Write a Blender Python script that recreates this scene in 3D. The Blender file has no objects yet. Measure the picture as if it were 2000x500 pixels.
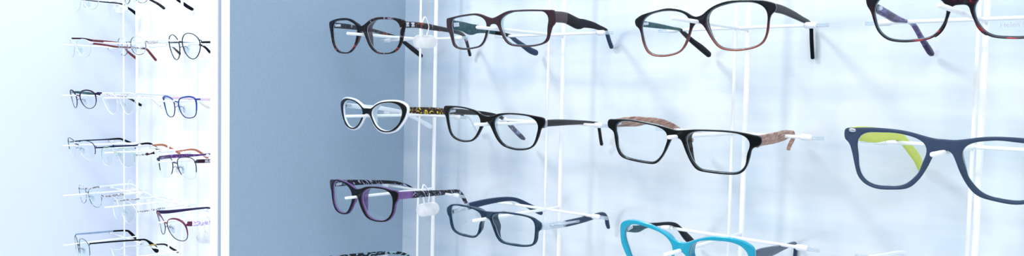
import bpy, bmesh, math, random
from mathutils import Vector, Matrix, Euler
from mathutils.geometry import tessellate_polygon
random.seed(3)
S = bpy.context.scene
COL = S.collection
# outlines in 0.1 mm: lens and half-front outlines are (x, z) pairs, temples are (depth, height, half width) triples
FRAMES = {
'g11':{'loc':(-0.23359,-0.13923,0.05881),'rot':(3.61,4.78,1.12),'c':1.58,'W':0.0639,'lens':[565,-77,567,-45,570,-10,566,28,546,64,508,90,458,102,408,105,362,106,318,107,275,106,231,99,190,87,149,72,111,51,84,22,75,-12,81,-47,93,-77,104,-105,115,-132,129,-158,148,-183,171,-207,200,-229,234,-248,275,-259,318,-263,362,-262,407,-257,450,-246,488,-227,518,-201,539,-172,553,-141,561,-109],'out':[0,37,62,65,146,109,227,131,318,137,420,133,531,120,611,102,639,85,634,13,612,-54,595,-132,566,-188,516,-244,445,-272,358,-281,253,-277,176,-245,114,-188,69,-107,31,-32,0,-21],'TR':(0.121,[92,46,36,318,39,34,505,20,35,699,-3,31,880,-23,27,1088,-53,25,1216,-93,22,1279,-163,20,1320,-258,19,1350,-335,20]),'TL':(0.154,[143,48,33,288,34,31,429,14,25,581,-7,22,758,-48,19,908,-89,19,1023,-131,19,1099,-178,23,1216,-260,30,1350,-357,27])},
'g12':{'loc':(-0.03194,-0.13717,0.06007),'rot':(3.48,6.61,-1.24),'c':1.77,'W':0.0682,'lens':[597,-87,604,-58,611,-26,608,9,587,41,546,64,495,75,442,78,394,79,348,80,302,80,255,76,208,67,163,54,122,34,94,7,84,-25,88,-57,98,-87,107,-114,115,-140,129,-167,152,-191,182,-212,218,-230,259,-242,303,-249,348,-250,393,-249,440,-248,490,-243,535,-229,569,-205,587,-174,592,-143,594,-114],'out':[0,34,58,50,135,78,208,94,311,95,432,90,548,80,639,71,678,62,682,-53,648,-87,624,-151,600,-216,557,-243,482,-260,395,-266,295,-259,204,-246,146,-214,97,-143,66,-73,38,-32,0,-28],'TR':(0.113,[182,0,53,365,-17,54,593,-76,55,727,-80,43,921,-103,34,1073,-134,26,1230,-172,21,1274,-228,24,1305,-284,24,1350,-346,25]),'TL':(0.106,[151,-7,47,269,-32,51,368,-63,59,456,-65,46,582,-88,27,710,-114,22,826,-134,20,959,-170,20,1028,-214,23,1138,-278,26,1258,-344,35,1349,-379,35])},
'g13':{'loc':(0.17830,-0.11925,0.05503),'rot':(3.38,6.59,-3.64),'c':2.09,'W':0.0621,'lens':[543,-89,548,-56,549,-20,540,16,516,48,480,71,437,86,393,93,350,97,308,97,267,95,225,89,183,81,142,67,105,44,81,14,73,-22,77,-57,87,-89,98,-118,111,-145,125,-172,142,-198,164,-223,193,-246,228,-262,267,-271,308,-275,350,-276,394,-273,437,-263,475,-244,503,-217,521,-185,532,-152,538,-120],'out':[0,23,48,37,83,64,150,97,235,118,296,121,375,114,451,105,536,92,590,71,621,53,614,-5,584,-21,567,-69,558,-137,535,-204,504,-246,436,-277,317,-287,206,-270,146,-235,98,-164,60,-88,31,-44,0,-25],'TR':(0.060,[172,22,35,372,2,33,653,-42,30,877,-83,24,1081,-120,21,1171,-168,16,1166,-263,16,1162,-354,17,1162,-431,18]),'TL':(0.108,[162,9,26,400,-23,21,577,-49,14,709,-70,13,780,-112,19,902,-187,24,1053,-265,32,1173,-333,30])},
'g14':{'loc':(0.36543,-0.10744,0.06096),'rot':(2.78,8.05,-0.82),'c':2.20,'W':0.0613,'lens':[545,-96,551,-67,552,-35,544,-2,524,29,491,53,448,68,403,74,358,72,317,67,278,60,241,54,203,46,165,34,130,16,104,-8,89,-37,84,-67,88,-96,95,-124,104,-152,116,-180,134,-206,161,-230,196,-247,235,-257,276,-262,317,-263,357,-263,399,-260,440,-251,477,-234,505,-210,523,-182,533,-153,539,-124],'out':[0,11,63,24,109,44,220,80,369,101,545,102,612,83,613,1,584,-46,566,-111,539,-185,494,-236,440,-264,354,-275,278,-272,196,-261,140,-232,100,-181,70,-123,54,-72,43,-37,0,-35],'TL':(0.191,[143,-31,33,277,-73,32,423,-121,30,566,-150,15,697,-175,14,767,-216,16,849,-287,18,932,-355,22,1016,-420,27,1054,-448,21])},
'g21':{'loc':(-0.23367,-0.12996,-0.03442),'rot':(2.68,1.08,0.90),'c':2.58,'W':0.0571,'lens':[501,-46,508,-19,513,12,508,44,489,73,456,94,415,107,373,112,332,113,293,111,256,107,220,99,186,88,154,74,124,57,98,35,80,10,73,-18,79,-46,92,-72,107,-95,121,-118,138,-140,159,-161,187,-179,219,-193,255,-202,293,-206,331,-203,367,-193,398,-177,424,-159,447,-140,467,-119,482,-96,492,-72],'out':[0,39,69,39,134,80,228,117,359,133,467,129,545,98,571,59,559,-5,535,-63,484,-134,418,-195,306,-223,201,-208,121,-149,70,-75,35,-30,0,-26],'TR':(-0.030,[171,38,35,343,27,41,503,20,41,685,9,36,838,-4,30,1013,-28,28,1121,-69,22,1195,-153,22,1280,-251,22]),'TL':(0.226,[129,42,31,343,20,31,549,4,29,725,-24,26,869,-52,23,979,-107,20,1090,-149,26,1204,-211,33,1281,-253,30])},
'g22':{'loc':(-0.03198,-0.14265,-0.03473),'rot':(4.16,5.58,3.44),'c':1.91,'W':0.0627,'lens':[552,-85,559,-56,563,-23,555,10,531,39,493,59,448,70,404,76,362,79,321,79,280,75,241,68,201,60,160,49,122,32,95,6,84,-25,86,-56,95,-85,108,-112,121,-136,137,-160,155,-183,178,-205,207,-224,241,-238,280,-248,321,-253,363,-256,407,-253,449,-241,484,-222,510,-197,527,-169,538,-141,545,-113],'out':[0,31,80,48,129,70,223,86,336,93,444,90,559,79,627,65,626,-12,596,-39,577,-108,542,-189,501,-233,438,-258,340,-269,249,-259,179,-236,118,-183,69,-108,31,-47,0,-21],'TR':(0.080,[139,5,34,342,-15,33,598,-45,28,868,-80,22,1097,-112,16,1252,-152,19,1293,-229,17,1322,-311,17,1351,-377,20]),'TL':(0.034,[135,9,29,289,-13,30,488,-45,25,652,-71,22,822,-109,20,954,-153,20,1061,-223,23,1181,-319,27,1304,-412,27,1351,-442,18])},
'g23':{'loc':(0.17830,-0.14689,-0.03785),'rot':(3.65,7.70,3.32),'c':1.28,'W':0.0662,'lens':[558,-103,564,-75,575,-43,576,-7,556,26,515,47,464,56,415,59,370,60,327,60,284,57,242,52,198,46,151,37,109,19,85,-10,81,-43,89,-75,99,-103,107,-129,118,-154,131,-179,149,-203,171,-227,202,-248,241,-260,284,-264,327,-264,369,-264,414,-264,460,-257,499,-241,528,-216,547,-188,555,-159,557,-130],'out':[0,37,58,46,143,60,267,71,397,77,522,71,607,59,661,49,662,-19,602,-49,590,-105,570,-186,539,-240,487,-266,390,-275,279,-276,185,-268,130,-218,85,-141,50,-63,33,-34,0,-28],'TR':(0.117,[203,-11,42,586,-67,45,953,-112,45,1151,-137,34,1318,-163,25,1350,-211,23,1254,-239,20,1181,-271,17]),'TL':(0.097,[132,10,36,259,0,41,436,-22,44,555,-35,33,718,-59,28,888,-108,29,1048,-176,30,1205,-260,30,1348,-343,26])},
'g24':{'loc':(0.36547,-0.13124,-0.03425),'rot':(2.55,8.44,1.60),'c':2.20,'W':0.0651,'lens':[547,-146,552,-113,558,-76,555,-35,535,0,496,24,450,34,406,37,365,41,326,44,286,44,245,39,203,32,160,19,124,-4,105,-39,106,-79,117,-115,128,-146,136,-174,144,-202,159,-227,177,-251,197,-274,222,-297,253,-314,288,-325,326,-330,366,-335,409,-337,453,-330,491,-311,518,-281,534,-247,542,-212,545,-179],'out':[0,33,52,32,114,43,220,65,329,72,466,67,611,48,651,38,649,-39,621,-54,597,-112,573,-208,546,-290,489,-342,406,-362,303,-351,205,-326,143,-264,95,-176,62,-92,39,-49,0,-40],'TL':(0.174,[213,-16,53,388,-53,58,511,-78,55,681,-107,40,832,-140,33,954,-198,37,1082,-290,38,1204,-380,39,1291,-474,35])},
'g31':{'loc':(-0.23362,-0.14373,-0.12725),'rot':(2.34,3.60,1.43),'c':2.67,'W':0.0590,'lens':[523,-99,526,-67,527,-32,522,5,503,39,469,64,427,78,383,83,341,84,302,83,263,81,224,75,185,65,148,50,116,28,92,0,79,-33,78,-67,85,-99,97,-128,112,-155,128,-181,145,-206,165,-231,193,-253,226,-267,263,-276,302,-280,341,-280,381,-276,418,-264,451,-245,478,-220,498,-192,512,-162,520,-130],'out':[0,41,77,59,160,90,268,103,396,104,502,84,590,69,586,-24,556,-67,543,-137,522,-197,482,-253,415,-287,302,-297,197,-281,126,-237,62,-144,29,-65,0,-28],'TR':(0.073,[128,18,43,362,-10,41,625,-41,36,900,-74,31,1092,-93,25,1190,-109,25,1259,-165,26,1309,-231,26,1349,-283,23]),'TL':(0.089,[132,19,31,276,12,38,573,-21,30,883,-60,23,1044,-91,20,1166,-134,20,1266,-188,20,1349,-255,24])},
'g32':{'loc':(-0.03192,-0.14167,-0.12790),'rot':(2.55,7.84,0.42),'c':2.27,'W':0.0610,'lens':[540,-115,543,-89,544,-62,540,-31,523,-3,488,18,441,28,394,30,351,31,310,34,268,35,224,34,177,30,128,22,85,4,63,-25,67,-60,86,-90,101,-115,105,-138,106,-162,115,-186,133,-209,158,-229,189,-247,228,-258,270,-259,310,-256,350,-257,394,-261,444,-261,487,-248,515,-224,527,-194,533,-166,537,-141],'out':[0,34,112,42,234,55,370,53,476,39,537,23,576,-4,610,-27,603,-97,575,-114,565,-190,537,-242,489,-267,402,-280,280,-278,174,-266,122,-226,90,-158,58,-80,36,-36,0,-37],'TR':(0.032,[126,-72,39,320,-115,35,523,-154,33,851,-199,32,1121,-226,27,1255,-249,25,1315,-304,22,1331,-365,25,1349,-415,17]),'TL':(0.158,[157,-66,32,326,-61,36,542,-65,33,749,-82,28,910,-109,23,1028,-155,23,1153,-236,29,1265,-310,33,1349,-371,24])},
'g33':{'loc':(0.17856,-0.13538,-0.13026),'rot':(3.69,10.27,2.79),'c':1.85,'W':0.0593,'lens':[522,-81,536,-46,543,-6,538,35,516,72,481,100,436,115,391,120,347,119,306,116,267,112,228,107,188,99,148,83,113,60,88,29,74,-8,74,-46,86,-81,103,-113,122,-140,139,-166,156,-192,176,-218,201,-242,232,-261,268,-272,306,-276,345,-273,382,-264,417,-248,446,-227,468,-200,484,-171,496,-142,508,-112],'out':[0,51,48,59,115,95,182,124,268,149,349,157,441,155,520,137,569,110,591,75,593,0,588,-73,562,-133,527,-191,441,-298,295,-328,175,-284,88,-150,51,-62,0,-22],'TR':(0.055,[254,-28,44,580,-119,42,936,-208,22,1192,-268,18,1309,-304,15,1332,-367,15,1322,-427,18,1293,-466,18]),'TL':(0.056,[120,32,30,283,-23,31,427,-38,22,628,-85,15,811,-134,16,933,-184,20,1029,-259,26,1148,-369,37,1270,-467,32,1332,-514,16])},
'm00':{'loc':(-1.08740,-0.12487,0.15563),'rot':(3.20,4.54,0.34),'c':1.62,'W':0.0611,'lens':[88,-207,104,-238,128,-264,157,-285,189,-301,224,-312,259,-319,296,-322,332,-322,368,-318,404,-311,437,-298,468,-279,495,-255,517,-227,534,-196,546,-162,551,-127,547,-93,534,-62,512,-36,483,-17,450,-4,414,5,378,10,342,12,305,10,269,5,234,-3,199,-15,166,-30,137,-50,113,-75,95,-106,85,-139,82,-174],'TR':(-0.032,[68,-54,11,469,-63,11,802,-66,12,896,-102,14,962,-139,17,1038,-176,21,1133,-228,25,1228,-300,27]),'TL':(0.099,[144,-91,10,535,-135,10,864,-161,12,978,-190,13,1042,-240,18,1136,-300,26,1229,-381,31])},
'm01':{'loc':(-0.90056,-0.11322,0.15566),'rot':(-2.35,4.70,1.40),'c':2.47,'W':0.0583,'lens':[84,-165,96,-192,116,-216,141,-238,169,-255,198,-269,230,-279,262,-286,295,-291,328,-293,361,-292,394,-288,425,-278,454,-263,480,-244,501,-219,516,-191,523,-161,522,-129,513,-99,497,-71,475,-48,448,-28,419,-13,388,-2,356,4,323,5,290,3,258,-3,226,-13,196,-26,167,-42,139,-60,115,-82,95,-107,84,-135],'TL':(0.323,[125,-89,11,518,-96,11,798,-141,14,899,-224,20,970,-270,26,1033,-326,30,1113,-382,28])},
'm10':{'loc':(-1.08769,-0.13748,0.06306),'rot':(-3.10,6.69,0.53),'c':2.85,'W':0.0623,'lens':[107,-162,132,-191,160,-217,190,-239,224,-257,259,-270,296,-278,334,-282,372,-281,409,-276,444,-265,477,-247,503,-222,525,-192,542,-158,555,-122,563,-86,562,-52,549,-22,524,1,491,17,455,30,418,39,381,45,343,49,305,49,267,46,229,42,191,35,154,25,119,13,89,-6,69,-32,63,-64,70,-98,85,-132],'TR':(0.001,[114,-41,17,277,-70,17,519,-127,17,825,-162,15,945,-180,17,1045,-206,19,1119,-308,22,1192,-421,23]),'TL':(-0.100,[182,70,15,349,56,15,506,12,20,610,-4,22,745,-22,20,990,-57,10,1085,-114,15,1171,-254,21,1319,-399,27])},
'm11':{'loc':(-0.90054,-0.11920,0.06313),'rot':(0.38,9.08,-0.66),'c':1.53,'W':0.0595,'lens':[73,-130,87,-161,108,-188,134,-210,164,-228,197,-240,232,-249,267,-254,302,-256,338,-255,373,-250,408,-243,441,-231,471,-214,497,-192,516,-164,529,-132,535,-98,531,-65,518,-34,498,-7,471,15,441,32,407,43,373,49,337,53,302,54,266,52,231,49,196,42,162,32,131,17,104,-4,84,-32,72,-63,68,-97],'TR':(0.001,[58,-53,15,82,-64,28,238,-71,28,428,-104,14,740,-158,13,951,-190,14,1057,-246,18,1137,-345,24]),'TL':(-0.043,[112,-12,14,344,-53,11,692,-126,9,931,-161,11,1035,-200,14,1111,-285,19,1171,-349,23])},
'm12':{'loc':(-0.70104,-0.12579,0.06310),'rot':(-1.47,11.07,-0.77),'c':2.00,'W':0.0585,'lens':[76,-207,95,-240,118,-270,145,-296,176,-318,211,-334,247,-344,285,-349,322,-346,358,-337,393,-321,424,-300,453,-275,477,-246,498,-214,514,-179,524,-143,525,-107,517,-72,498,-41,471,-16,439,5,405,21,368,33,331,40,293,44,254,44,217,40,180,31,145,15,114,-6,88,-32,69,-64,58,-99,55,-136,62,-172],'TR':(0.325,[73,-109,12,110,-114,15,252,-132,16,622,-199,14,1012,-283,14,1129,-357,17,1237,-473,22]),'TL':(-0.100,[113,-79,12,462,-122,8,868,-199,10,1029,-264,14,1168,-406,23])},
'm20':{'loc':(-1.08725,-0.13452,-0.02929),'rot':(0.94,11.42,-0.90),'c':2.92,'W':0.0622,'lens':[127,-212,152,-239,181,-263,212,-282,246,-296,282,-306,319,-311,356,-310,392,-305,428,-295,462,-280,492,-260,517,-234,537,-204,551,-170,559,-134,562,-98,557,-63,542,-34,516,-11,484,6,449,17,413,25,376,30,338,32,301,31,264,28,227,22,191,12,158,-3,128,-23,104,-49,89,-80,85,-115,91,-149,106,-182],'TR':(0.001,[118,-43,28,195,-68,31,426,-117,33,606,-162,29,834,-227,21,972,-274,18,1062,-321,18,1120,-383,20,1183,-466,26,1240,-538,26]),'TL':(0.043,[192,-39,20,297,-69,25,475,-124,24,794,-217,16,1009,-280,15,1117,-343,16,1189,-389,18,1257,-456,23,1326,-523,27])},
'm21':{'loc':(-0.89943,-0.13758,-0.02944),'rot':(5.18,8.74,-2.05),'c':0.13,'W':0.0605,'lens':[68,-176,84,-210,104,-242,126,-274,150,-303,179,-325,213,-339,250,-343,288,-339,325,-329,360,-313,393,-292,422,-266,448,-237,471,-206,493,-173,513,-139,531,-105,544,-72,545,-40,530,-15,501,2,464,13,426,19,387,23,348,24,309,24,269,23,230,20,192,14,155,4,121,-12,93,-35,74,-66,63,-102,61,-139],'TR':(0.043,[18,7,15,320,-55,14,549,-102,13,784,-155,13,1053,-232,15,1162,-313,18,1253,-392,26,1349,-445,26]),'TL':(0.128,[277,-11,13,573,-83,11,965,-190,12,1142,-255,15,1269,-352,23,1351,-442,25])},
'm22':{'loc':(-0.70094,-0.13245,-0.02948),'rot':(-0.49,9.42,-0.69),'c':1.93,'W':0.0601,'lens':[73,-157,85,-192,103,-225,125,-254,152,-279,183,-298,218,-309,255,-315,293,-318,331,-318,369,-315,406,-308,441,-297,471,-278,493,-252,509,-219,521,-183,531,-147,538,-110,541,-73,535,-41,516,-17,487,-2,451,5,414,9,376,10,338,9,300,7,262,3,224,-2,187,-8,151,-18,118,-34,92,-56,76,-86,70,-121],'TR':(0.330,[112,-42,23,332,-79,23,710,-159,20,1077,-246,17,1199,-318,18,1304,-431,22]),'TL':(-0.100,[167,-34,20,557,-123,17,963,-242,14,1142,-343,19,1273,-454,23])},
'm30':{'loc':(-1.08760,-0.13573,-0.12204),'rot':(0.99,7.81,0.88),'c':2.04,'W':0.0666,'lens':[94,-149,116,-183,143,-214,174,-240,209,-261,246,-278,285,-292,325,-302,365,-308,406,-308,446,-302,484,-288,518,-267,548,-240,572,-208,590,-172,602,-133,606,-93,601,-55,585,-21,558,6,523,24,484,35,444,42,402,46,361,47,320,46,278,43,237,38,196,31,156,22,119,9,88,-10,70,-39,68,-74,77,-112],'TR':(0.001,[76,-70,11,254,-93,15,364,-98,16,391,-98,27,419,-103,16,763,-151,14,889,-149,16,996,-154,18,1072,-177,20,1124,-237,25,1233,-327,30]),'TL':(0.012,[144,-70,12,348,-81,12,660,-120,12,844,-142,15,1021,-162,19,1088,-189,19,1173,-241,20,1266,-311,26,1338,-398,32])},
'm31':{'loc':(-0.89934,-0.14247,-0.12200),'rot':(5.96,4.65,-1.57),'c':1.23,'W':0.0595,'lens':[152,-229,179,-254,211,-275,245,-291,280,-301,317,-306,355,-307,392,-302,428,-293,462,-278,490,-256,511,-227,525,-193,533,-157,535,-120,529,-84,514,-53,489,-28,458,-11,422,2,386,11,348,18,311,22,273,25,235,25,197,23,159,18,123,10,88,-3,61,-21,47,-45,50,-75,66,-106,85,-137,106,-169,128,-200],'TR':(-0.008,[51,-90,13,210,-100,13,237,-99,24,273,-104,10,328,-98,12,364,-95,23,392,-94,10,585,-111,9,745,-124,12,889,-126,13,1036,-127,16,1133,-149,18,1209,-196,20,1284,-262,23,1350,-318,24]),'TL':(0.189,[246,-42,13,396,-48,12,609,-60,12,888,-67,15,986,-70,17,1075,-80,19,1144,-117,19,1247,-188,19,1351,-268,22])},
'm32':{'loc':(-0.69995,-0.13448,-0.12195),'rot':(4.05,5.55,-2.98),'c':1.09,'W':0.0595,'lens':[135,-253,164,-277,196,-297,231,-311,267,-321,305,-327,343,-331,381,-331,418,-328,453,-318,482,-300,503,-272,517,-238,527,-201,533,-164,535,-126,532,-90,520,-58,497,-32,466,-14,431,-3,394,3,356,6,317,7,279,7,241,5,203,2,165,-3,130,-11,100,-27,79,-52,70,-85,70,-122,77,-158,91,-193,111,-225],'TR':(0.237,[36,-54,28,190,-75,30,309,-87,31,596,-114,24,917,-141,18,1083,-159,17,1211,-230,20,1324,-335,22]),'TL':(-0.032,[270,-37,29,493,-59,29,721,-86,17,967,-106,14,1100,-135,14,1219,-215,18,1325,-330,21])},
'm40':{'loc':(-1.08779,-0.11811,-0.21454),'rot':(-0.61,6.62,0.69),'c':1.69,'W':0.0603,'lens':[65,-126,81,-161,103,-192,130,-219,161,-241,195,-258,231,-271,269,-279,307,-283,346,-283,384,-278,421,-269,455,-253,484,-231,507,-202,524,-168,536,-132,543,-94,543,-57,534,-22,514,7,485,30,451,45,414,56,376,62,337,65,299,66,260,64,221,60,183,54,146,44,111,30,82,9,62,-19,54,-53,56,-90],'TR':(0.001,[54,-61,17,234,-74,21,427,-90,21,605,-106,18,748,-120,18,859,-163,20,956,-264,24,1042,-383,26]),'TL':(0.246,[83,-53,14,168,-57,16,394,-60,20,667,-75,21,909,-95,21,996,-136,21,1079,-218,24,1162,-317,27])},
'm41':{'loc':(-0.90073,-0.13459,-0.21461),'rot':(-2.69,5.83,-0.74),'c':2.04,'W':0.0586,'lens':[83,-224,107,-253,134,-280,165,-302,198,-319,234,-329,271,-331,309,-326,345,-315,381,-300,414,-282,445,-260,471,-233,493,-202,511,-168,523,-133,526,-97,519,-62,501,-31,475,-6,443,14,408,29,371,40,334,46,295,50,257,50,219,46,181,39,146,26,116,6,91,-21,71,-53,56,-87,48,-123,50,-158,63,-192],'TR':(0.001,[80,-112,11,255,-126,16,529,-136,16,776,-140,16,938,-144,16,1044,-183,18,1144,-286,22]),'TL':(-0.100,[146,-54,12,217,-64,12,545,-102,15,906,-131,17,1049,-178,19,1159,-259,23,1258,-368,23])},
'm42':{'loc':(-0.70100,-0.14906,-0.21464),'rot':(-4.92,10.59,-0.31),'c':2.98,'W':0.0627,'lens':[56,-144,72,-178,95,-208,124,-235,156,-258,190,-278,226,-294,264,-305,302,-312,342,-317,381,-319,421,-319,459,-313,495,-300,524,-279,546,-249,560,-213,566,-175,567,-136,561,-98,547,-63,524,-33,494,-10,459,6,421,16,382,22,343,24,303,24,264,20,225,14,186,5,149,-7,113,-24,83,-46,61,-74,52,-108],'TR':(0.001,[108,-39,35,174,-59,37,324,-95,35,447,-116,31,678,-143,24,880,-177,18,999,-220,18,1086,-304,20,1161,-420,23]),'TL':(-0.100,[94,-7,26,286,-60,27,623,-121,19,884,-171,15,980,-204,15,1097,-270,17,1212,-413,22])},
'm50':{'loc':(-1.08780,-0.13435,-0.30717),'rot':(-6.29,4.95,-2.92),'c':2.43,'W':0.0560,'lens':[61,-263,80,-295,108,-320,144,-337,182,-350,222,-358,262,-363,303,-363,343,-359,382,-349,418,-332,448,-308,470,-277,484,-240,493,-201,498,-160,500,-120,497,-81,485,-45,462,-16,431,7,395,25,357,39,317,50,277,56,237,57,196,53,157,44,122,29,95,6,77,-26,65,-64,58,-104,53,-144,51,-185,52,-225],'TR':(0.001,[64,-16,12,453,-57,14,900,-113,15,1010,-130,16,1071,-173,20,1130,-245,34,1178,-325,49,1209,-391,40]),'TL':(-0.100,[92,45,13,386,10,18,775,-34,16,1028,-75,19,1102,-138,26,1163,-225,29,1235,-314,28,1279,-387,29])},
'm51':{'loc':(-0.90052,-0.14179,-0.30715),'rot':(-3.38,5.51,0.35),'c':2.96,'W':0.0625,'lens':[89,-132,107,-164,131,-191,161,-213,193,-232,228,-247,264,-259,300,-266,337,-268,374,-263,409,-252,443,-236,476,-216,505,-193,529,-166,548,-134,560,-99,565,-63,561,-28,548,4,525,30,494,48,459,62,423,72,386,81,348,86,311,87,273,84,236,78,200,67,166,52,136,31,111,4,93,-27,83,-62,81,-98],'TL':(-0.100,[171,-23,11,276,-49,11,352,-20,14,470,-30,10,793,-90,10,936,-110,13,1060,-135,15,1126,-166,17,1217,-252,20,1329,-350,22])},
}
# ------------------------------------------------------------------ helpers
def link(name, me, mat=None, parent=None):
    o = bpy.data.objects.new(name, me)
    COL.objects.link(o)
    if mat is not None:
        me.materials.append(mat)
    if parent is not None:
        o.parent = parent
    return o

def mesh(name, vs, fs, mat=None, parent=None, sharp=35, smooth=True):
    me = bpy.data.meshes.new(name)
    me.from_pydata([tuple(v) for v in vs], [], fs)
    me.update()
    bm = bmesh.new(); bm.from_mesh(me)
    bmesh.ops.recalc_face_normals(bm, faces=bm.faces)
    bm.to_mesh(me); bm.free()
    if smooth:
        me.shade_smooth()
        if sharp: me.set_sharp_from_angle(angle=math.radians(sharp))
    return link(name, me, mat, parent)

def thing(name, label, cat, group=None, loc=(0, 0, 0)):
    o = bpy.data.objects.new(name, None); COL.objects.link(o)
    o.empty_display_size = .02
    o.location = loc
    o['label'] = label; o['category'] = cat
    if group: o['group'] = group
    return o

def struct(o):
    o['kind'] = 'structure'; return o

def box(name, lo, hi, mat, parent=None, bev=0.0):
    x0, y0, z0 = lo; x1, y1, z1 = hi
    bm = bmesh.new()
    bmesh.ops.create_cube(bm, size=1)
    for v in bm.verts:
        v.co = Vector(((x0+x1)/2+v.co.x*(x1-x0), (y0+y1)/2+v.co.y*(y1-y0), (z0+z1)/2+v.co.z*(z1-z0)))
    if bev:
        bmesh.ops.bevel(bm, geom=bm.edges[:], offset=bev, segments=2, affect='EDGES')
    me = bpy.data.meshes.new(name); bm.to_mesh(me); bm.free()
    return link(name, me, mat, parent)

def crom(P, n, closed=False):
    """Catmull-Rom through P, n samples per span"""
    P = [Vector(p) for p in P]; out = []; N = len(P)
    spans = N if closed else N-1
    for i in range(spans):
        if closed:
            a, b, c, d = P[(i-1) % N], P[i], P[(i+1) % N], P[(i+2) % N]
        else:
            b, c = P[i], P[i+1]
            a = P[i-1] if i > 0 else b*2-c
            d = P[i+2] if i+2 < N else c*2-b
        for k in range(n):
            t = k/n
            out.append(.5*((2*b)+(c-a)*t+(2*a-5*b+4*c-d)*t*t+(3*b-a-3*c+d)*t*t*t))
    if not closed: out.append(P[-1].copy())
    return out

def resample(P, step, closed=True):
    Q = P+[P[0]] if closed else P
    L = [0]
    for a, b in zip(Q, Q[1:]): L.append(L[-1]+(b-a).length)
    n = max(8, int(round(L[-1]/step))); out = []; j = 0
    for i in range(n if closed else n+1):
        s = L[-1]*i/n
        while j < len(L)-2 and L[j+1] < s: j += 1
        t = (s-L[j])/max(1e-9, L[j+1]-L[j])
        out.append(Q[j].lerp(Q[j+1], t))
    return out

def tube_mesh(P, r, closed=False, seg=10, cap=True, sx=1.0, sy=1.0, ref=None):
    """sweep a circle (or ellipse) along 3-D points; r is a number or a list"""
    P = [Vector(p) for p in P]; N = len(P)
    R = r if isinstance(r, (list, tuple)) else [r]*N
    vs, fs = [], []
    T = []
    for i in range(N):
        a = P[(i-1) % N] if (closed or i > 0) else P[i]
        b = P[(i+1) % N] if (closed or i < N-1) else P[i]
        T.append((b-a).normalized())
    up = Vector(ref) if ref is not None else None
    nrm = None
    for i in range(N):
        t = T[i]
        if up is not None:
            n1 = (up-t*up.dot(t)).normalized()
        else:
            if nrm is None:
                c = Vector((0, 0, 1)) if abs(t.z) < .9 else Vector((1, 0, 0))
                n1 = (c-t*c.dot(t)).normalized()
            else:
                n1 = (nrm-t*nrm.dot(t)).normalized()
            nrm = n1
        b1 = t.cross(n1)
        for k in range(seg):
            a = 2*math.pi*k/seg
            vs.append(P[i]+(n1*math.cos(a)*sx+b1*math.sin(a)*sy)*R[i])
    for i in range(N if closed else N-1):
        j = (i+1) % N
        for k in range(seg):
            k2 = (k+1) % seg
            fs.append((i*seg+k, i*seg+k2, j*seg+k2, j*seg+k))
    if not closed and cap:
        for i, s in ((0, -1), (N-1, 1)):
            c = len(vs)
            # rounded end: one extra ring and a pole
            t = T[i]*s
            base = i*seg
            ring = len(vs)
            for k in range(seg):
                v = vs[base+k]; vs.append(P[i]+(v-P[i])*.7+t*R[i]*.55)
            pole = len(vs); vs.append(P[i]+t*R[i]*.8)
            for k in range(seg):
                k2 = (k+1) % seg
                fs.append((base+k, base+k2, ring+k2, ring+k)); fs.append((ring+k, ring+k2, pole))
    return vs, fs

def tube(name, P, r, mat, parent=None, **k):
    vs, fs = tube_mesh(P, r, **k)
    return mesh(name, vs, fs, mat, parent, sharp=60)

def ellipsoid(name, c, rx, ry, rz, mat, parent=None, rot=None, seg=16):
    bm = bmesh.new()
    bmesh.ops.create_uvsphere(bm, u_segments=seg, v_segments=max(6, seg//2), radius=1)
    M = Matrix.Translation(Vector(c)) @ (rot.to_matrix().to_4x4() if rot else Matrix.Identity(4)) @ Matrix.Diagonal((rx, ry, rz, 1))
    bmesh.ops.transform(bm, matrix=M, verts=bm.verts)
    me = bpy.data.meshes.new(name); bm.to_mesh(me); bm.free(); me.shade_smooth()
    return link(name, me, mat, parent)

# ------------------------------------------------------------------ materials
class NT:
    def __init__(s, name):
        s.m = bpy.data.materials.new(name); s.m.use_nodes = True
        s.t = s.m.node_tree; s.t.nodes.clear()
        s.out = s.t.nodes.new('ShaderNodeOutputMaterial')
    def n(s, ty, **k):
        x = s.t.nodes.new(ty)
        for a, b in k.items():
            if a[0] == '_': x.inputs[a[1:].replace('_', ' ')].default_value = b
            else: setattr(x, a, b)
        return x
    def l(s, a, b): s.t.links.new(a, b)
    def coord(s, scale=(1, 1, 1), rot=(0, 0, 0)):
        tc = s.n('ShaderNodeTexCoord'); mp = s.n('ShaderNodeMapping')
        mp.inputs['Scale'].default_value = scale; mp.inputs['Rotation'].default_value = rot
        s.l(tc.outputs['Object'], mp.inputs['Vector']); return mp.outputs['Vector']
    def ramp(s, fac, stops, interp='LINEAR'):
        r = s.n('ShaderNodeValToRGB'); r.color_ramp.interpolation = interp
        e = r.color_ramp.elements
        while len(e) > 1: e.remove(e[-1])
        e[0].position = stops[0][0]; e[0].color = (*stops[0][1], 1)
        for p, c in stops[1:]:
            q = e.new(p); q.color = (*c, 1)
        s.l(fac, r.inputs['Fac']); return r.outputs['Color']

def srgb(r, g, b):
    f = lambda c: (c/255/12.92) if c/255 <= .04045 else ((c/255+.055)/1.055)**2.4
    return (f(r), f(g), f(b))

def principled(t, color=None, rough=.3, metal=0, coat=0.0, spec=.5):
    p = t.n('ShaderNodeBsdfPrincipled')
    p.inputs['Roughness'].default_value = rough; p.inputs['Metallic'].default_value = metal
    p.inputs['Coat Weight'].default_value = coat; p.inputs['Coat Roughness'].default_value = .04
    p.inputs['Specular IOR Level'].default_value = spec
    if isinstance(color, tuple): p.inputs['Base Color'].default_value = (*color, 1)
    elif color is not None: t.l(color, p.inputs['Base Color'])
    return p

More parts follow.
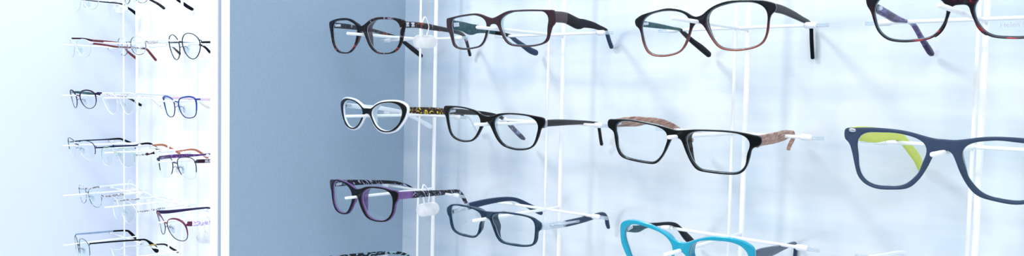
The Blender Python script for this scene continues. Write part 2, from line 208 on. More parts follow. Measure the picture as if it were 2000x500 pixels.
def plain(name, rgb, rough=.3, metal=0, coat=0, spec=.5, vary=.06):
    t = NT(name); c = srgb(*rgb)
    nz = t.n('ShaderNodeTexNoise'); nz.inputs['Scale'].default_value = 260; nz.inputs['Detail'].default_value = 3
    t.l(t.coord(), nz.inputs['Vector'])
    col = t.ramp(nz.outputs['Fac'], [(.3, tuple(x*(1-vary) for x in c)), (.7, tuple(min(1, x*(1+vary)) for x in c))])
    p = principled(t, col, rough, metal, coat*.8, spec*(.35 if max(rgb) < 130 and not metal else .8))
    t.l(p.outputs[0], t.out.inputs[0]); return t.m

def mottled(name, stops, scale=110, rough=.15, coat=.5, dist=1.2, stretch=(1, 1, 1), interp='LINEAR'):
    t = NT(name)
    nz = t.n('ShaderNodeTexNoise'); nz.inputs['Scale'].default_value = scale
    nz.inputs['Detail'].default_value = 2.5; nz.inputs['Distortion'].default_value = dist
    t.l(t.coord(stretch), nz.inputs['Vector'])
    col = t.ramp(nz.outputs['Fac'], [(p, srgb(*c)) for p, c in stops], interp)
    p = principled(t, col, rough, 0, coat*.7, .3); t.l(p.outputs[0], t.out.inputs[0]); return t.m

def gradient_z(name, z0, z1, stops, rough=.12):
    t = NT(name); tc = t.n('ShaderNodeTexCoord'); sx = t.n('ShaderNodeSeparateXYZ')
    t.l(tc.outputs['Object'], sx.inputs[0])
    mr = t.n('ShaderNodeMapRange'); mr.inputs['From Min'].default_value = z0; mr.inputs['From Max'].default_value = z1
    t.l(sx.outputs['Z'], mr.inputs['Value'])
    col = t.ramp(mr.outputs['Result'], [(p, srgb(*c)) for p, c in stops])
    p = principled(t, col, rough, 0, .5, .25); t.l(p.outputs[0], t.out.inputs[0]); return t.m

def clear_acetate(name, rgb, body=.45, rough=.1):
    """see-through coloured plastic"""
    t = NT(name); c = srgb(*rgb)
    tr = t.n('ShaderNodeBsdfTransparent'); tr.inputs[0].default_value = (*[min(1, .25+.75*x**.5) for x in c], 1)
    nz = t.n('ShaderNodeTexNoise'); nz.inputs['Scale'].default_value = 90; t.l(t.coord(), nz.inputs['Vector'])
    col = t.ramp(nz.outputs['Fac'], [(.3, tuple(x*.85 for x in c)), (.7, tuple(min(1, x*1.15) for x in c))])
    p = principled(t, col, rough, 0, .5)
    lw = t.n('ShaderNodeLayerWeight'); lw.inputs['Blend'].default_value = .35
    mr = t.n('ShaderNodeMapRange'); mr.inputs['To Min'].default_value = body*.75; mr.inputs['To Max'].default_value = min(1, body+.35)
    t.l(lw.outputs['Facing'], mr.inputs['Value'])
    mx = t.n('ShaderNodeMixShader'); t.l(mr.outputs['Result'], mx.inputs[0])
    t.l(tr.outputs[0], mx.inputs[1]); t.l(p.outputs[0], mx.inputs[2]); t.l(mx.outputs[0], t.out.inputs[0]); return t.m

def lens_mat(name, tint=(.97, .99, .99), refl=.05):
    t = NT(name)
    tr = t.n('ShaderNodeBsdfTransparent'); tr.inputs[0].default_value = (*tint, 1)
    gl = t.n('ShaderNodeBsdfGlossy'); gl.inputs['Roughness'].default_value = .015
    nz = t.n('ShaderNodeTexNoise'); nz.inputs['Scale'].default_value = 30; t.l(t.coord(), nz.inputs['Vector'])
    col = t.ramp(nz.outputs['Fac'], [(.35, (.75, 1, .93)), (.6, (.92, .98, 1))]); t.l(col, gl.inputs['Color'])
    fr = t.n('ShaderNodeFresnel'); fr.inputs['IOR'].default_value = 1.5
    ad = t.n('ShaderNodeMath', operation='ADD'); ad.inputs[1].default_value = refl; t.l(fr.outputs[0], ad.inputs[0])
    mx = t.n('ShaderNodeMixShader'); t.l(ad.outputs[0], mx.inputs[0])
    t.l(tr.outputs[0], mx.inputs[1]); t.l(gl.outputs[0], mx.inputs[2]); t.l(mx.outputs[0], t.out.inputs[0]); return t.m

def wood(name):
    t = NT(name); v = t.coord((40, 40, 420))
    nz = t.n('ShaderNodeTexNoise'); nz.inputs['Scale'].default_value = 2.2; nz.inputs['Detail'].default_value = 5; nz.inputs['Distortion'].default_value = .6
    t.l(v, nz.inputs['Vector'])
    col = t.ramp(nz.outputs['Fac'], [(.3, srgb(112, 84, 76)), (.5, srgb(168, 132, 118)), (.72, srgb(206, 176, 160))])
    p = principled(t, col, .5); t.l(p.outputs[0], t.out.inputs[0]); return t.m

def stripes(name, a, b, scale=300, rot=(0, .6, 0), thr=.5, dist=3, rough=.15):
    t = NT(name); v = t.coord((.22, .22, 1), rot)
    w = t.n('ShaderNodeTexNoise'); w.inputs['Scale'].default_value = scale; w.inputs['Detail'].default_value = 1.5; w.inputs['Distortion'].default_value = dist
    tc = t.n('ShaderNodeTexCoord'); r = t.n('ShaderNodeVectorRotate', rotation_type='EULER_XYZ'); r.inputs['Rotation'].default_value = rot
    t.l(tc.outputs['Object'], r.inputs['Vector']); sc = t.n('ShaderNodeVectorMath', operation='MULTIPLY'); sc.inputs[1].default_value = (1, .18, 1)
    t.l(r.outputs[0], sc.inputs[0]); t.l(sc.outputs[0], w.inputs['Vector'])
    col = t.ramp(w.outputs['Fac'], [(thr-.04, srgb(*a)), (thr+.04, srgb(*b))])
    p = principled(t, col, rough, 0, .4, .3); t.l(p.outputs[0], t.out.inputs[0]); return t.m

def spots(name, base, dot, scale=260, size=.28, rough=.3):
    t = NT(name); vo = t.n('ShaderNodeTexVoronoi'); vo.inputs['Scale'].default_value = scale
    t.l(t.coord(), vo.inputs['Vector'])
    col = t.ramp(vo.outputs['Distance'], [(size, srgb(*dot)), (size+.06, srgb(*base))])
    p = principled(t, col, rough); t.l(p.outputs[0], t.out.inputs[0]); return t.m

M = {}
def mk():
    M['black'] = plain('black_acetate', (8, 9, 15), .12, coat=.6)
    M['blackgreen'] = plain('black_green_acetate', (4, 13, 15), .1, coat=.7)
    M['blackmatte'] = plain('black_matte', (12, 13, 20), .4)
    M['blacktex'] = plain('black_textured', (22, 28, 42), .5, vary=.5)
    M['navy'] = plain('navy_plastic', (12, 17, 30), .35)
    M['navymetal'] = plain('navy_metal', (30, 42, 74), .25, metal=.3)
    M['plum'] = plain('plum_brown_acetate', (66, 48, 56), .22, coat=.5)
    M['teal'] = plain('teal_acetate', (0, 164, 192), .1, coat=.8, vary=.03)
    M['slate'] = plain('matte_slate', (68, 84, 108), .55, vary=.03)
    M['slateblue'] = plain('slate_plastic', (52, 70, 98), .3, coat=.3)
    M['lime'] = plain('yellow_green_plastic', (212, 222, 100), .4, vary=.03)
    M['white'] = plain('white_plastic', (238, 243, 250), .25, coat=.3, vary=.01)
    M['inner_teal'] = plain('dark_teal_inner', (50, 92, 100), .3, vary=.35)
    M['tortoise'] = mottled('tortoise_acetate', [(.30, (150, 70, 66)), (.37, (40, 22, 30)), (.46, (10, 10, 18)), (.60, (12, 14, 24)), (.66, (84, 74, 92)), (.70, (160, 140, 156))], 95)
    M['tortoise_red'] = mottled('red_tortoise_acetate', [(.34, (176, 52, 56)), (.4, (60, 26, 40)), (.5, (24, 20, 34)), (.72, (16, 34, 40))], 60)
    M['marble'] = mottled('purple_blue_marble', [(.3, (26, 24, 60)), (.45, (60, 54, 110)), (.55, (104, 76, 136)), (.7, (96, 146, 190))], 130, stretch=(1, .4, 1.4))
    M['greymarble'] = mottled('grey_marble', [(.3, (40, 40, 60)), (.5, (94, 92, 116)), (.65, (150, 160, 190))], 150)
    M['snake'] = mottled('yellow_brown_snake_print', [(.34, (236, 220, 70)), (.40, (206, 168, 60)), (.43, (60, 32, 30)), (.60, (26, 16, 20)), (.64, (120, 70, 64)), (.69, (232, 222, 220))], 150, dist=2.0)
    M['bwmix'] = mottled('black_white_print', [(.42, (24, 20, 34)), (.5, (30, 26, 40)), (.54, (220, 220, 235)), (.7, (245, 245, 250))], 420, dist=2)
    M['lilac'] = mottled('lilac_floral_print', [(.38, (176, 146, 216)), (.46, (206, 186, 238)), (.54, (248, 246, 254)), (.68, (248, 246, 254)), (.72, (60, 40, 90))], 190, dist=1.5)
    M['purpleglit'] = mottled('purple_sparkle', [(.35, (72, 34, 92)), (.55, (92, 54, 120)), (.7, (170, 140, 200))], 420)
    M['stripe'] = stripes('black_white_stripe_acetate', (12, 11, 28), (170, 176, 204), 230, (.75, 0, 0), .60)
    M['mintblock'] = mottled('mint_and_black_print', [(.46, (16, 24, 34)), (.5, (40, 60, 74)), (.53, (148, 180, 196)), (.7, (170, 200, 212))], 190, dist=.2, stretch=(1, .6, 1.6), interp='LINEAR')
    M['dots'] = spots('white_with_purple_dots', (240, 236, 250), (96, 50, 120), 300, .2)
    M['wood'] = wood('walnut_wood')
    M['purpleclear'] = clear_acetate('clear_purple_acetate', (150, 110, 176), .62)
    M['blueclear'] = clear_acetate('clear_blue_grey_acetate', (34, 66, 94), .52)
    M['brownclear'] = clear_acetate('clear_brown_acetate', (110, 80, 92), .6)
    M['clear'] = clear_acetate('clear_plastic', (226, 236, 244), .35)
    M['whiteclear'] = clear_acetate('milky_plastic', (240, 246, 250), .8)
    M['redgrad'] = gradient_z('black_to_red_brown_acetate', -.028, .006, [(0, (150, 92, 78)), (.35, (116, 60, 56)), (.62, (44, 26, 40)), (.85, (18, 20, 34)), (1, (8, 26, 30))])
    M['silver'] = plain('silver_metal', (205, 210, 220), .2, metal=.9)
    M['palesilver'] = plain('pale_silver_metal', (222, 228, 236), .3, metal=.5)
    M['glitter'] = mottled('silver_glitter', [(.4, (150, 150, 150)), (.5, (214, 214, 212)), (.6, (240, 240, 240))], 900, .3)
    M['dashsilver'] = mottled('silver_grey_engraving', [(.46, (120, 120, 130)), (.52, (205, 205, 210)), (.6, (235, 236, 240))], 420, .3, stretch=(1, .7, 1))
    M['steel'] = plain('dark_steel', (52, 64, 80), .25, metal=.5)
    M['gunmetal'] = mottled('gunmetal_and_silver', [(.4, (44, 54, 66)), (.52, (90, 104, 120)), (.6, (200, 208, 218))], 60, .25)
    M['ltblue'] = plain('light_blue_grey_metal', (150, 170, 200), .3, metal=.3)
    M['blue'] = plain('royal_blue_metal', (34, 72, 160), .25, metal=.2)
    M['darkblue'] = plain('dark_blue_metal', (26, 52, 110), .25, metal=.2)
    M['maroon'] = plain('maroon_metal', (112, 46, 76), .3, metal=.1)
    M['aubergine'] = plain('aubergine_metal', (52, 34, 70), .3)
    M['aubergine2'] = plain('dark_purple_plastic', (50, 38, 84), .25, coat=.4)
    M['brown'] = plain('red_brown_plastic', (120, 66, 70), .3)
    M['darkbrown'] = plain('dark_brown_plastic', (62, 32, 48), .3)
    M['tan'] = plain('orange_brown_plastic', (184, 122, 92), .3)
    M['pink'] = plain('pale_pink_plastic', (232, 208, 220), .35)
    M['cream'] = plain('cream_plastic', (226, 226, 214), .35)
    M['mint'] = plain('pale_green_metal', (168, 200, 184), .3, metal=.2)
    M['whitemetal'] = plain('white_enamel_metal', (226, 232, 240), .3)
    M['gold'] = plain('gold_metal', (200, 180, 110), .3, metal=.6)
    M['lens'] = lens_mat('clear_lens', refl=.01)
    M['lens2'] = lens_mat('clear_lens_green_coating', (.93, .975, .965), .03)
    M['bevel'] = plain('lens_edge_highlight', (226, 236, 248), .3, vary=.02)  # pale colour paints the bright highlight along the lens bevel
    M['print'] = plain('grey_lens_print', (196, 199, 216), .6)
    M['rack'] = plain('white_powder_coated_wire', (250, 252, 254), .3, coat=.2, vary=.005)
    M['cap'] = plain('white_rubber_sleeve', (246, 248, 252), .45, vary=.01)
    M['tag'] = clear_acetate('milky_security_tag', (244, 249, 252), .86, .3)
mk()

# ------------------------------------------------------------------ eyewear
def poly2(a, n=2):
    return [Vector((a[i]/1e4, a[i+1]/1e4)) for i in range(0, len(a), 2)]

def seg_dist(q, P):
    best = (9, None)
    for a, b in zip(P, P[1:]+P[:1]):
        v = b-a; t = max(0, min(1, (q-a).dot(v)/max(1e-12, v.length_squared)))
        d = (q-(a+v*t)).length
        if d < best[0]: best = (d, a+v*t)
    return best

def soften(P, k=1):
    for _ in range(k):
        N = len(P); P = [P[i]*.5+(P[i-1]+P[(i+1) % N])*.25 for i in range(N)]
    return P

def normals2(P):
    N = len(P); out = []
    area = sum(P[i-1].x*P[i].y-P[i].x*P[i-1].y for i in range(N))
    s = 1 if area > 0 else -1
    for i in range(N):
        d = P[(i+1) % N]-P[i-1]
        n = Vector((-d.y, d.x))*s
        out.append(n.normalized() if n.length > 1e-9 else Vector((0, 0)))
    return out          # pointing into the polygon

def full_outline(F, grow=0.0, step=.0011):
    half = poly2(F['out'])
    pts = crom(half, 6)
    loop = pts+[Vector((-p.x, p.y)) for p in reversed(pts[1:-1])]
    loop = soften(resample(loop, step), 2)
    if grow:
        n = normals2(loop); loop = soften([p-n[i]*grow for i, p in enumerate(loop)], 2)
    return loop

def lens_loop(F, side=1, step=.0011, grow=0.0):
    L = poly2(F['lens'])
    pts = resample(crom(L, 3, True), step)
    c = sum(pts, Vector((0, 0)))/len(pts)
    if grow: pts = [p+(p-c).normalized()*grow for p in pts]
    if side < 0: pts = [Vector((-p.x, p.y)) for p in pts]
    return pts

def wrap(F, x, d=0.0):
    """depth behind the bridge of the bowed front"""
    return F['c']*x*x+d

def make_front(name, F, mat, parent, y0=-.002, y1=.002, grow=0.0, hole_grow=0.0, rim_min=.0014, bev=.0007):
    """frame front plate with two lens openings, rounded edges, bowed backwards to the sides"""
    outer = full_outline(F, grow)
    holes = []
    for s in (1, -1):
        H = lens_loop(F, s, grow=hole_grow)
        c = sum(H, Vector((0, 0)))/len(H)
        for it in range(3):
            for i, p in enumerate(H):
                d, q = seg_dist(p, outer)
                if d < rim_min: H[i] = p+(c-p).normalized()*(rim_min-d)
            H = soften(H, 1)
        holes.append(H)
    b = bev; prof = [(b, y0), (b*.3, y0+b*.3), (0, y0+b), (0, y1-b), (b*.3, y1-b*.3), (b, y1)]
    vs, fs = [], []
    ends = {}
    for li, (P, sgn) in enumerate([(outer, 1), (holes[0], -1), (holes[1], -1)]):
        N = len(P); nr = normals2(P); base = len(vs)
        for (ins, y) in prof:
            for i, p in enumerate(P):
                q = p+nr[i]*ins*sgn
                vs.append(Vector((q.x, wrap(F, q.x, y), q.y)))
        for k in range(len(prof)-1):
            for i in range(N):
                j = (i+1) % N
                fs.append((base+k*N+i, base+k*N+j, base+(k+1)*N+j, base+(k+1)*N+i))
        ends[li] = (base, N)
    for k in (0, len(prof)-1):
        loops, idx = [], []
        for li in range(3):
            base, N = ends[li]
            ids = list(range(base+k*N, base+(k+1)*N))
            loops.append([Vector((vs[i].x, vs[i].z, 0)) for i in ids]); idx += ids
        for tri in tessellate_polygon(loops):
            fs.append(tuple(idx[t] for t in tri))
    o = mesh(name, vs, fs, mat, parent, sharp=0)
    bm = bmesh.new(); bm.from_mesh(o.data)
    for _ in range(3):                      # refine the flat faces so that they follow the bow
        for yy in (y0, y1):
            es = [e for e in bm.edges if e.calc_length() > .0032 and all(abs(v.co.y-wrap(F, v.co.x, yy)) < 2e-6 for v in e.verts)]
            r = bmesh.ops.subdivide_edges(bm, edges=es, cuts=1)
            for v in r['geom_inner']:
                if isinstance(v, bmesh.types.BMVert): v.co.y = wrap(F, v.co.x, yy)
        bmesh.ops.triangulate(bm, faces=[f for f in bm.faces if len(f.verts) > 4])
    bm.to_mesh(o.data); bm.free(); o.data.shade_smooth(); o.data.set_sharp_from_angle(angle=math.radians(38))
    wn = o.modifiers.new('weighted_normals', 'WEIGHTED_NORMAL'); wn.keep_sharp = True
    return o, holes

def make_lens(F, side, mat, parent, y=0.0, dome=.0012, grow=.0004, loop=None, edge=0):
    P = loop or lens_loop(F, side)
    c = sum(P, Vector((0, 0)))/len(P); N = len(P); vs, fs = [], []
    rings = 6
    for r in range(1, rings+1):
        f = r/rings
        for p in P:
            q = c+(p-c)*f
            if r == rings: q = q+(p-c).normalized()*grow
            vs.append(Vector((q.x, wrap(F, q.x, y-dome*(1-f*f)), q.y)))
    vs.append(Vector((c.x, wrap(F, c.x, y-dome), c.y)))
    for r in range(rings-1):
        for i in range(N):
            j = (i+1) % N; fs.append((r*N+i, r*N+j, (r+1)*N+j, (r+1)*N+i))
    for i in range(N): fs.append((len(vs)-1, (i+1) % N, i))
    o = mesh('lens', vs, fs, mat, parent, sharp=0)
    if edge:
        Q = [p-(p-c).normalized()*.00025 for p in P]
        tube('lens_bevel_glint', [Vector((q.x, wrap(F, q.x, y+edge), q.y)) for q in Q], .00032, M['bevel'], o, closed=True, seg=6, ref=(0, 1, 0))
    return o

def temple_path(F, key, side):
    k, a = F[key]
    pts = [(a[i]/1e4, a[i+1]/1e4, a[i+2]/1e4) for i in range(0, len(a), 3)]
    d0 = F['c']*F['W']**2+.0024
    if pts[0][0] > d0+.002:
        pts = [(d0, pts[0][1]+(pts[0][1]-pts[1][1])/max(1e-4, pts[1][0]-pts[0][0])*(pts[0][0]-d0)*.5, pts[0][2])]+pts
        shift = 1
    else: shift = 0
    return k, pts, shift

def temple_mesh(F, k, pts, side, a, b, thick, name, mat, parent, wmul=1.0, endround=True, startround=False, n=6, wmin=0):
    """strip temple from path parameter a to b (indices into pts)"""
    C = crom([(p[0], p[1], p[2]) for p in pts], n)
    C = C[int(round(a*n)):int(round(b*n))+1]
    u0 = F['W']-.003
    ringpts = [(math.copysign(abs(math.cos(t))**.6, math.cos(t)), math.copysign(abs(math.sin(t))**.6, math.sin(t))) for t in [2*math.pi*(i+.5)/12 for i in range(12)]]
    vs, fs = [], []; N = len(C); seg = 12
    rings = []
    for i, c in enumerate(C):
        p, q = C[max(0, i-1)], C[min(N-1, i+1)]
        t = Vector((q.x-p.x, q.y-p.y)).normalized(); nn = Vector((-t.y, t.x))
        rings.append((Vector((c.x, c.y)), t, nn, max(wmin, c.z*wmul), thick))
    full = []
    if startround:
        c, t, nn, w, th = rings[0]; full += [(c-t*w*.5, t, nn, w*.5, th*.6), (c-t*w*.3, t, nn, w*.8, th*.9)]
    else:
        c, t, nn, w, th = rings[0]; full += [(c-t*.0002, t, nn, w*.93, th*.85)]
    full += rings
    if endround:
        c, t, nn, w, th = rings[-1]; full += [(c+t*w*.45, t, nn, w*.86, th), (c+t*w*.8, t, nn, w*.55, th*.8), (c+t*w*.95, t, nn, w*.2, th*.5)]
    else:
        c, t, nn, w, th = rings[-1]; full += [(c+t*.0002, t, nn, w*.93, th*.85)]
    for c, t, nn, w, th in full:
        for (cx, cy) in ringpts:
            q = c+nn*w*cy
            x = side*((u0-k*q.x)+cx*th*.5)
            vs.append(Vector((x, q.x, q.y)))
    R = len(full)
    for i in range(R-1):
        for j in range(seg):
            j2 = (j+1) % seg
            fs.append((i*seg+j, i*seg+j2, (i+1)*seg+j2, (i+1)*seg+j))
    fs.append(tuple(range(seg))); fs.append(tuple((R-1)*seg+j for j in range(seg)))
    return mesh(name, vs, fs, mat, parent, sharp=45)

def temple_point(F, key, side, t):
    k, pts, _ = temple_path(F, key, side)
    i = min(len(pts)-2, int(t)); f = t-i
    d = pts[i][0]*(1-f)+pts[i+1][0]*f; v = pts[i][1]*(1-f)+pts[i+1][1]*f; w = pts[i][2]*(1-f)+pts[i+1][2]*f
    return Vector((side*(F['W']-.003-k*d), d, v)), w

def make_temple(F, key, side, segs, parent, thick=.0032, wmul=1.0, hinge=True):
    """segs: [(end index, material, part name)], index -1 = path end"""
    k, pts, sh = temple_path(F, key, side)
    a = 0; top = None
    for n_, (e, mat, nm) in enumerate(segs):
        b = len(pts)-1 if e == -1 else min(len(pts)-1, e+sh)
        par = parent if top is None else top
        o = temple_mesh(F, k, pts, side, a, b, thick*(1 if n_ == 0 else 1.06), nm, mat, par, wmul, endround=(e == -1), n=6)
        if top is None: top = o
        a = b
    if hinge:
        c, w = temple_point(F, key, side, .5)
        x = c.x-side*(thick*.5+.0009)
        d0 = F['c']*F['W']**2+.002
        box('hinge', (min(x, x+side*.001)-.0003, d0, c.z-w*.45), (max(x, x+side*.001)+.0003, d0+.009, c.z+w*.45), M['silver'], top, bev=.0002)
    return top

def nose_ridge(F, side, mat, parent, depth=.007, a0=108, a1=222, y0=.0015):
    """moulded nose pad: a thin fin swept back from the nasal rim"""
    L = lens_loop(F, 1, step=.001)
    c = sum(L, Vector((0, 0)))/len(L)
    pts = []
    for p in L:
        a = math.degrees(math.atan2(p.y-c.y, p.x-c.x)) % 360
        if a0 <= a <= a1: pts.append((a, p+(p-c).normalized()*.0012))
    pts.sort(key=lambda t: t[0])
    P = [p for _, p in pts]; N = len(P)
    vs, fs = [], []; K = 5
    for i, p in enumerate(P):
        f = math.sin(math.pi*(i+.3)/(N-.4)) if N > 1 else 0
        f = max(0, f)**.8
        ring = []
        for k in range(K+1):
            d = k/K*depth*f
            th = .0009*(1-.5*(k/K)**2)
            x = p.x+.25*d
            ring.append((x-th, y0+d, p.y)); ring.append((x+th, y0+d, p.y))
        vs += [Vector((side*r[0], wrap(F, r[0], r[1]), r[2])) for r in ring]
    W = 2*(K+1)
    for i in range(N-1):
        for k in range(K):
            for s in (0, 1):
                a = i*W+2*k+s; fs.append((a, a+2, a+2+W, a+W))
        a = i*W+2*K; fs.append((a, a+1, a+1+W, a+W))
        a = i*W; fs.append((a, a+1, a+1+W, a+W))
    for i in (0, N-1):
        for k in range(K):
            a = i*W+2*k; fs.append((a, a+1, a+3, a+2))
    return mesh('nose_pad', vs, fs, mat, parent, sharp=50)

def place(F, name, label, group, cat='glasses'):
    t = thing(name, label, cat, group, F['loc'])
    y, p, r = [math.radians(a) for a in F['rot']]
    R = Matrix.Rotation(y, 3, 'Z') @ Matrix.Rotation(p, 3, 'X') @ Matrix.Rotation(r, 3, 'Y')
    t.rotation_euler = R.to_euler()
    return t

RG = 'spectacles on the right display wall'
LG = 'spectacles in the left display bay'

def plastic(key, label, front, tr, tl, F=None, pad=None, back=None, lens='lens', thick=.0032, depth=.0029, temple_label=None, backgrow=(.0009, -.0002), pad_depth=.007):
    F = F or FRAMES[key]
    t = place(F, 'eyeglasses', label, RG)
    if back is None:
        fr, holes = make_front('front_frame', F, front, t, -.0008, depth-.0008, grow=-.0003, hole_grow=.0003)
        yl = depth*.5-.0008
    else:
        fr, holes = make_front('front_frame', F, front, t, -.0010, .0004, grow=-.0002, hole_grow=.0002, bev=.0005)
        bk, holes2 = make_front('front_backing', F, back, t, .0004, .0030, grow=backgrow[0], hole_grow=backgrow[1], rim_min=.0012, bev=.0006)
        yl = .0015
    for i, s in enumerate((1, -1)):
        make_lens(F, s, M[lens], t, y=yl+.0006, loop=holes[i], edge=.0006)
    for s in (1, -1):
        nose_ridge(F, s, pad or back or front, t, depth=pad_depth, y0=depth-.0016)
    a = make_temple(F, 'TR', 1, tr, t, thick) if 'TR' in F else None
    b = make_temple(F, 'TL', -1, tl, t, thick)
    return t, a, b, fr

def metal(key, label, rim, low=None, bridge=None, tr=None, tl=None, top=1.0, r=.0007, lowr=None, endp=None, pads='clear', semi=200, thick=.0022, lens='lens', brow=None):
    """wire spectacles: rims, bridge, nose pads on arms, end pieces and temples"""
    F = FRAMES[key]
    t = place(F, 'wire_eyeglasses', label, LG)
    r *= .82
    low = low or rim; bridge = bridge or rim; endp = endp or rim; lowr = lowr or r
    for s in (1, -1):
        L = lens_loop(F, 1, step=.0012); c = sum(L, Vector((0, 0)))/len(L)
        ang = [math.degrees(math.atan2(p.y-c.y, p.x-c.x)) for p in L]
        P3 = [Vector((s*p.x, wrap(F, p.x), p.y)) for p in L]
        if low is rim and brow is None:
            tube('rim', P3, r, rim, t, closed=True, ref=(0, 1, 0), sx=1.3)
        else:
            # split: the upper arc from -18 deg over the top to semi
            lo = -18
            up = [i for i, a in enumerate(ang) if lo <= a or a <= semi-360]
            st = min(range(len(L)), key=lambda i: abs(ang[i]-lo))
            en = min(range(len(L)), key=lambda i: abs((ang[i] % 360)-semi))
            N = len(L); seq = []; i = st
            orient = 1 if ((ang[(st+1) % N]-ang[st]+180) % 360-180) > 0 else -1
            while True:
                seq.append(i)
                if i == en: break
                i = (i+orient) % N
            rest = []; i = en
            while True:
                rest.append(i)
                if i == st: break
                i = (i+orient) % N
            m = len(seq)
            rr = []
            for q, i in enumerate(seq):
                f = math.sin(math.pi*min(1, max(0, q/(m-1)*1.15)))
                rr.append((r if brow is None else r+(brow-r)*max(0, f)))
            tube('rim', [P3[i] for i in seq], rr, rim, t, ref=(0, 1, 0), sx=1.1)
            tube('lower_rim', [P3[i] for i in rest], lowr, low, t, ref=(0, 1, 0), sx=1.1)
        make_lens(F, s, M[lens], t, y=.0, grow=0)
        # nose pad and arm
        nx = min(L, key=lambda p: p.x).x
        zc = c.y-.003
        near = min(L, key=lambda p: (p.x-nx)*2+abs(p.y-zc))
        padc = Vector((s*(near.x-.0005), wrap(F, near.x, .0075), near.y-.003))
        pd = ellipsoid('nose_pad', padc, .0012, .0032, .0062, M[pads], t, rot=Euler((math.radians(-12), 0, s*math.radians(25))))
        a0 = Vector((s*near.x, wrap(F, near.x, .0006), near.y+.001))
        tube('pad_arm', crom([a0, a0+Vector((s*-.0015, .003, .0012)), a0+Vector((s*-.001, .006, -.001)), padc], 5), .00042, endp if endp is not None else rim, pd, seg=8)
        # end piece
        key2 = 'TR' if s > 0 else 'TL'
        far = max(L, key=lambda p: p.x+p.y*.45)
        a = Vector((s*far.x, wrap(F, far.x, 0), far.y))
        if key2 in F:
            b, w = temple_point(F, key2, s, 0)
        else:
            b, w = Vector((s*(F['W']-.003), wrap(F, F['W']), far.y)), .0015
        mid = Vector((s*(F['W']-.0028), wrap(F, F['W'], -.0006), (a.z+b.z)/2+.0006))
        b2 = b+Vector((0, .0012, 0))
        tube('end_piece', crom([a, mid, b2], 6), [max(r*1.0, min(.0016, w*.6))]*13, endp, t, seg=10)
    L = lens_loop(F, 1, step=.0012); c = sum(L, Vector((0, 0)))/len(L)
    cand = [p for p in L if p.y > c.y+.001 and p.x < c.x]
    nb = min(cand, key=lambda p: abs(p.y-(c.y+.0065)))
    A, B = Vector((-nb.x, wrap(F, nb.x, -.0002), nb.y)), Vector((nb.x, wrap(F, nb.x, -.0002), nb.y))
    tube('bridge', crom([A, Vector((-nb.x*.45, -.0016, nb.y+.0012)), Vector((nb.x*.45, -.0016, nb.y+.0012)), B], 6), max(r*1.15, .0009), bridge, t, ref=(0, 1, 0))
    x = make_temple(F, 'TR', 1, tr, t, thick, hinge=False) if (tr and 'TR' in F) else None
    y = make_temple(F, 'TL', -1, tl, t, thick, hinge=False) if (tl and 'TL' in F) else None
    return t, x, y

T_ = 'temple'; TT = 'temple_tip'
m = M
# ---- right wall, top row
g11 = plastic('g11', 'dark tortoiseshell plastic spectacles with silver flower hinges and a hanging security tag',
        m['tortoise'], [(-1, m['tortoise'], T_)], [(-1, m['tortoise'], T_)], pad=m['brownclear'])
g12 = plastic('g12', 'rectangular plum brown spectacles with sculpted black textured temples in the top row',
        m['plum'], [(1, m['plum'], T_), (2, m['blackmatte'], 'temple_block'), (6, m['blacktex'], 'temple_arm'), (-1, m['slateblue'], TT)], [(5, m['inner_teal'], T_), (7, m['blackmatte'], 'temple_arm'), (-1, m['slateblue'], TT)], pad=m['clear'], thick=.0036, pad_depth=.004)
g13 = plastic('g13', 'plastic spectacles fading from black on top to reddish brown at the bottom rims',
        m['redgrad'], [(-1, m['navy'], T_)], [(3, m['inner_teal'], T_), (-1, m['navy'], TT)], pad=m['brownclear'], pad_depth=.004)
F14 = dict(FRAMES['g14']); k, a = F14['TL']; F14['TR'] = (.05, a)
g14 = plastic('g14', 'black and dark red tortoise spectacles with purple marbled temples and faint lens lettering',
        m['tortoise_red'], [(-1, m['marble'], T_)], [(7, m['marble'], T_), (-1, m['aubergine2'], TT)], F=F14, thick=.0034, pad_depth=.003)
# ---- right wall, middle row
g21 = plastic('g21', 'cat-eye spectacles with black front, white backing and yellow brown snake print temple',
        m['blackgreen'], [(5, m['snake'], T_), (-1, m['white'], TT)], [(-1, m['white'], T_)], back=m['white'], backgrow=(.0016, -.0004))
g22 = plastic('g22', 'glossy black oval plastic spectacles with a ribbed silver ring on the temple',
        m['black'], [(-1, m['black'], T_)], [(5, m['black'], T_), (-1, m['greymarble'], TT)], pad=m['clear'], pad_depth=.004)
g23 = plastic('g23', 'rectangular glossy black spectacles with light brown wooden temples',
        m['blackgreen'], [(-1, m['wood'], T_)], [(-1, m['wood'], T_)], pad=m['black'])
F24 = dict(FRAMES['g24']); k, a = F24['TL']; F24['TR'] = (.05, a)
g24 = plastic('g24', 'matte slate blue spectacles with yellow-green temples and a silver oval rivet',
        m['slate'], [(-1, m['lime'], T_)], [(-1, m['lime'], T_)], F=F24, depth=.0034, pad_depth=.003)
# ---- right wall, lower row
g31 = plastic('g31', 'black and translucent purple spectacles with black and white striped temples',
        m['blackgreen'], [(1, m['purpleclear'], T_), (-1, m['stripe'], 'temple_arm')], [(-1, m['stripe'], T_)], back=m['purpleclear'], backgrow=(.0001, -.0002), pad=m['purpleclear'], pad_depth=.008)
g32 = plastic('g32', 'translucent blue-grey rectangular spectacles with silver inserts in slate temples',
        m['blueclear'], [(0, m['blueclear'], T_), (2, m['clear'], 'temple_insert'), (-1, m['slateblue'], 'temple_arm')], [(1, m['clear'], 'temple_insert'), (-1, m['slateblue'], T_)], pad=m['blueclear'], pad_depth=.008)
g33 = plastic('g33', 'bright teal cat-eye spectacles with dark navy temples, lower right',
        m['teal'], [(-1, m['slateblue'], T_)], [(2, m['inner_teal'], T_), (-1, m['navy'], 'temple_arm')], pad=m['teal'], depth=.0038)

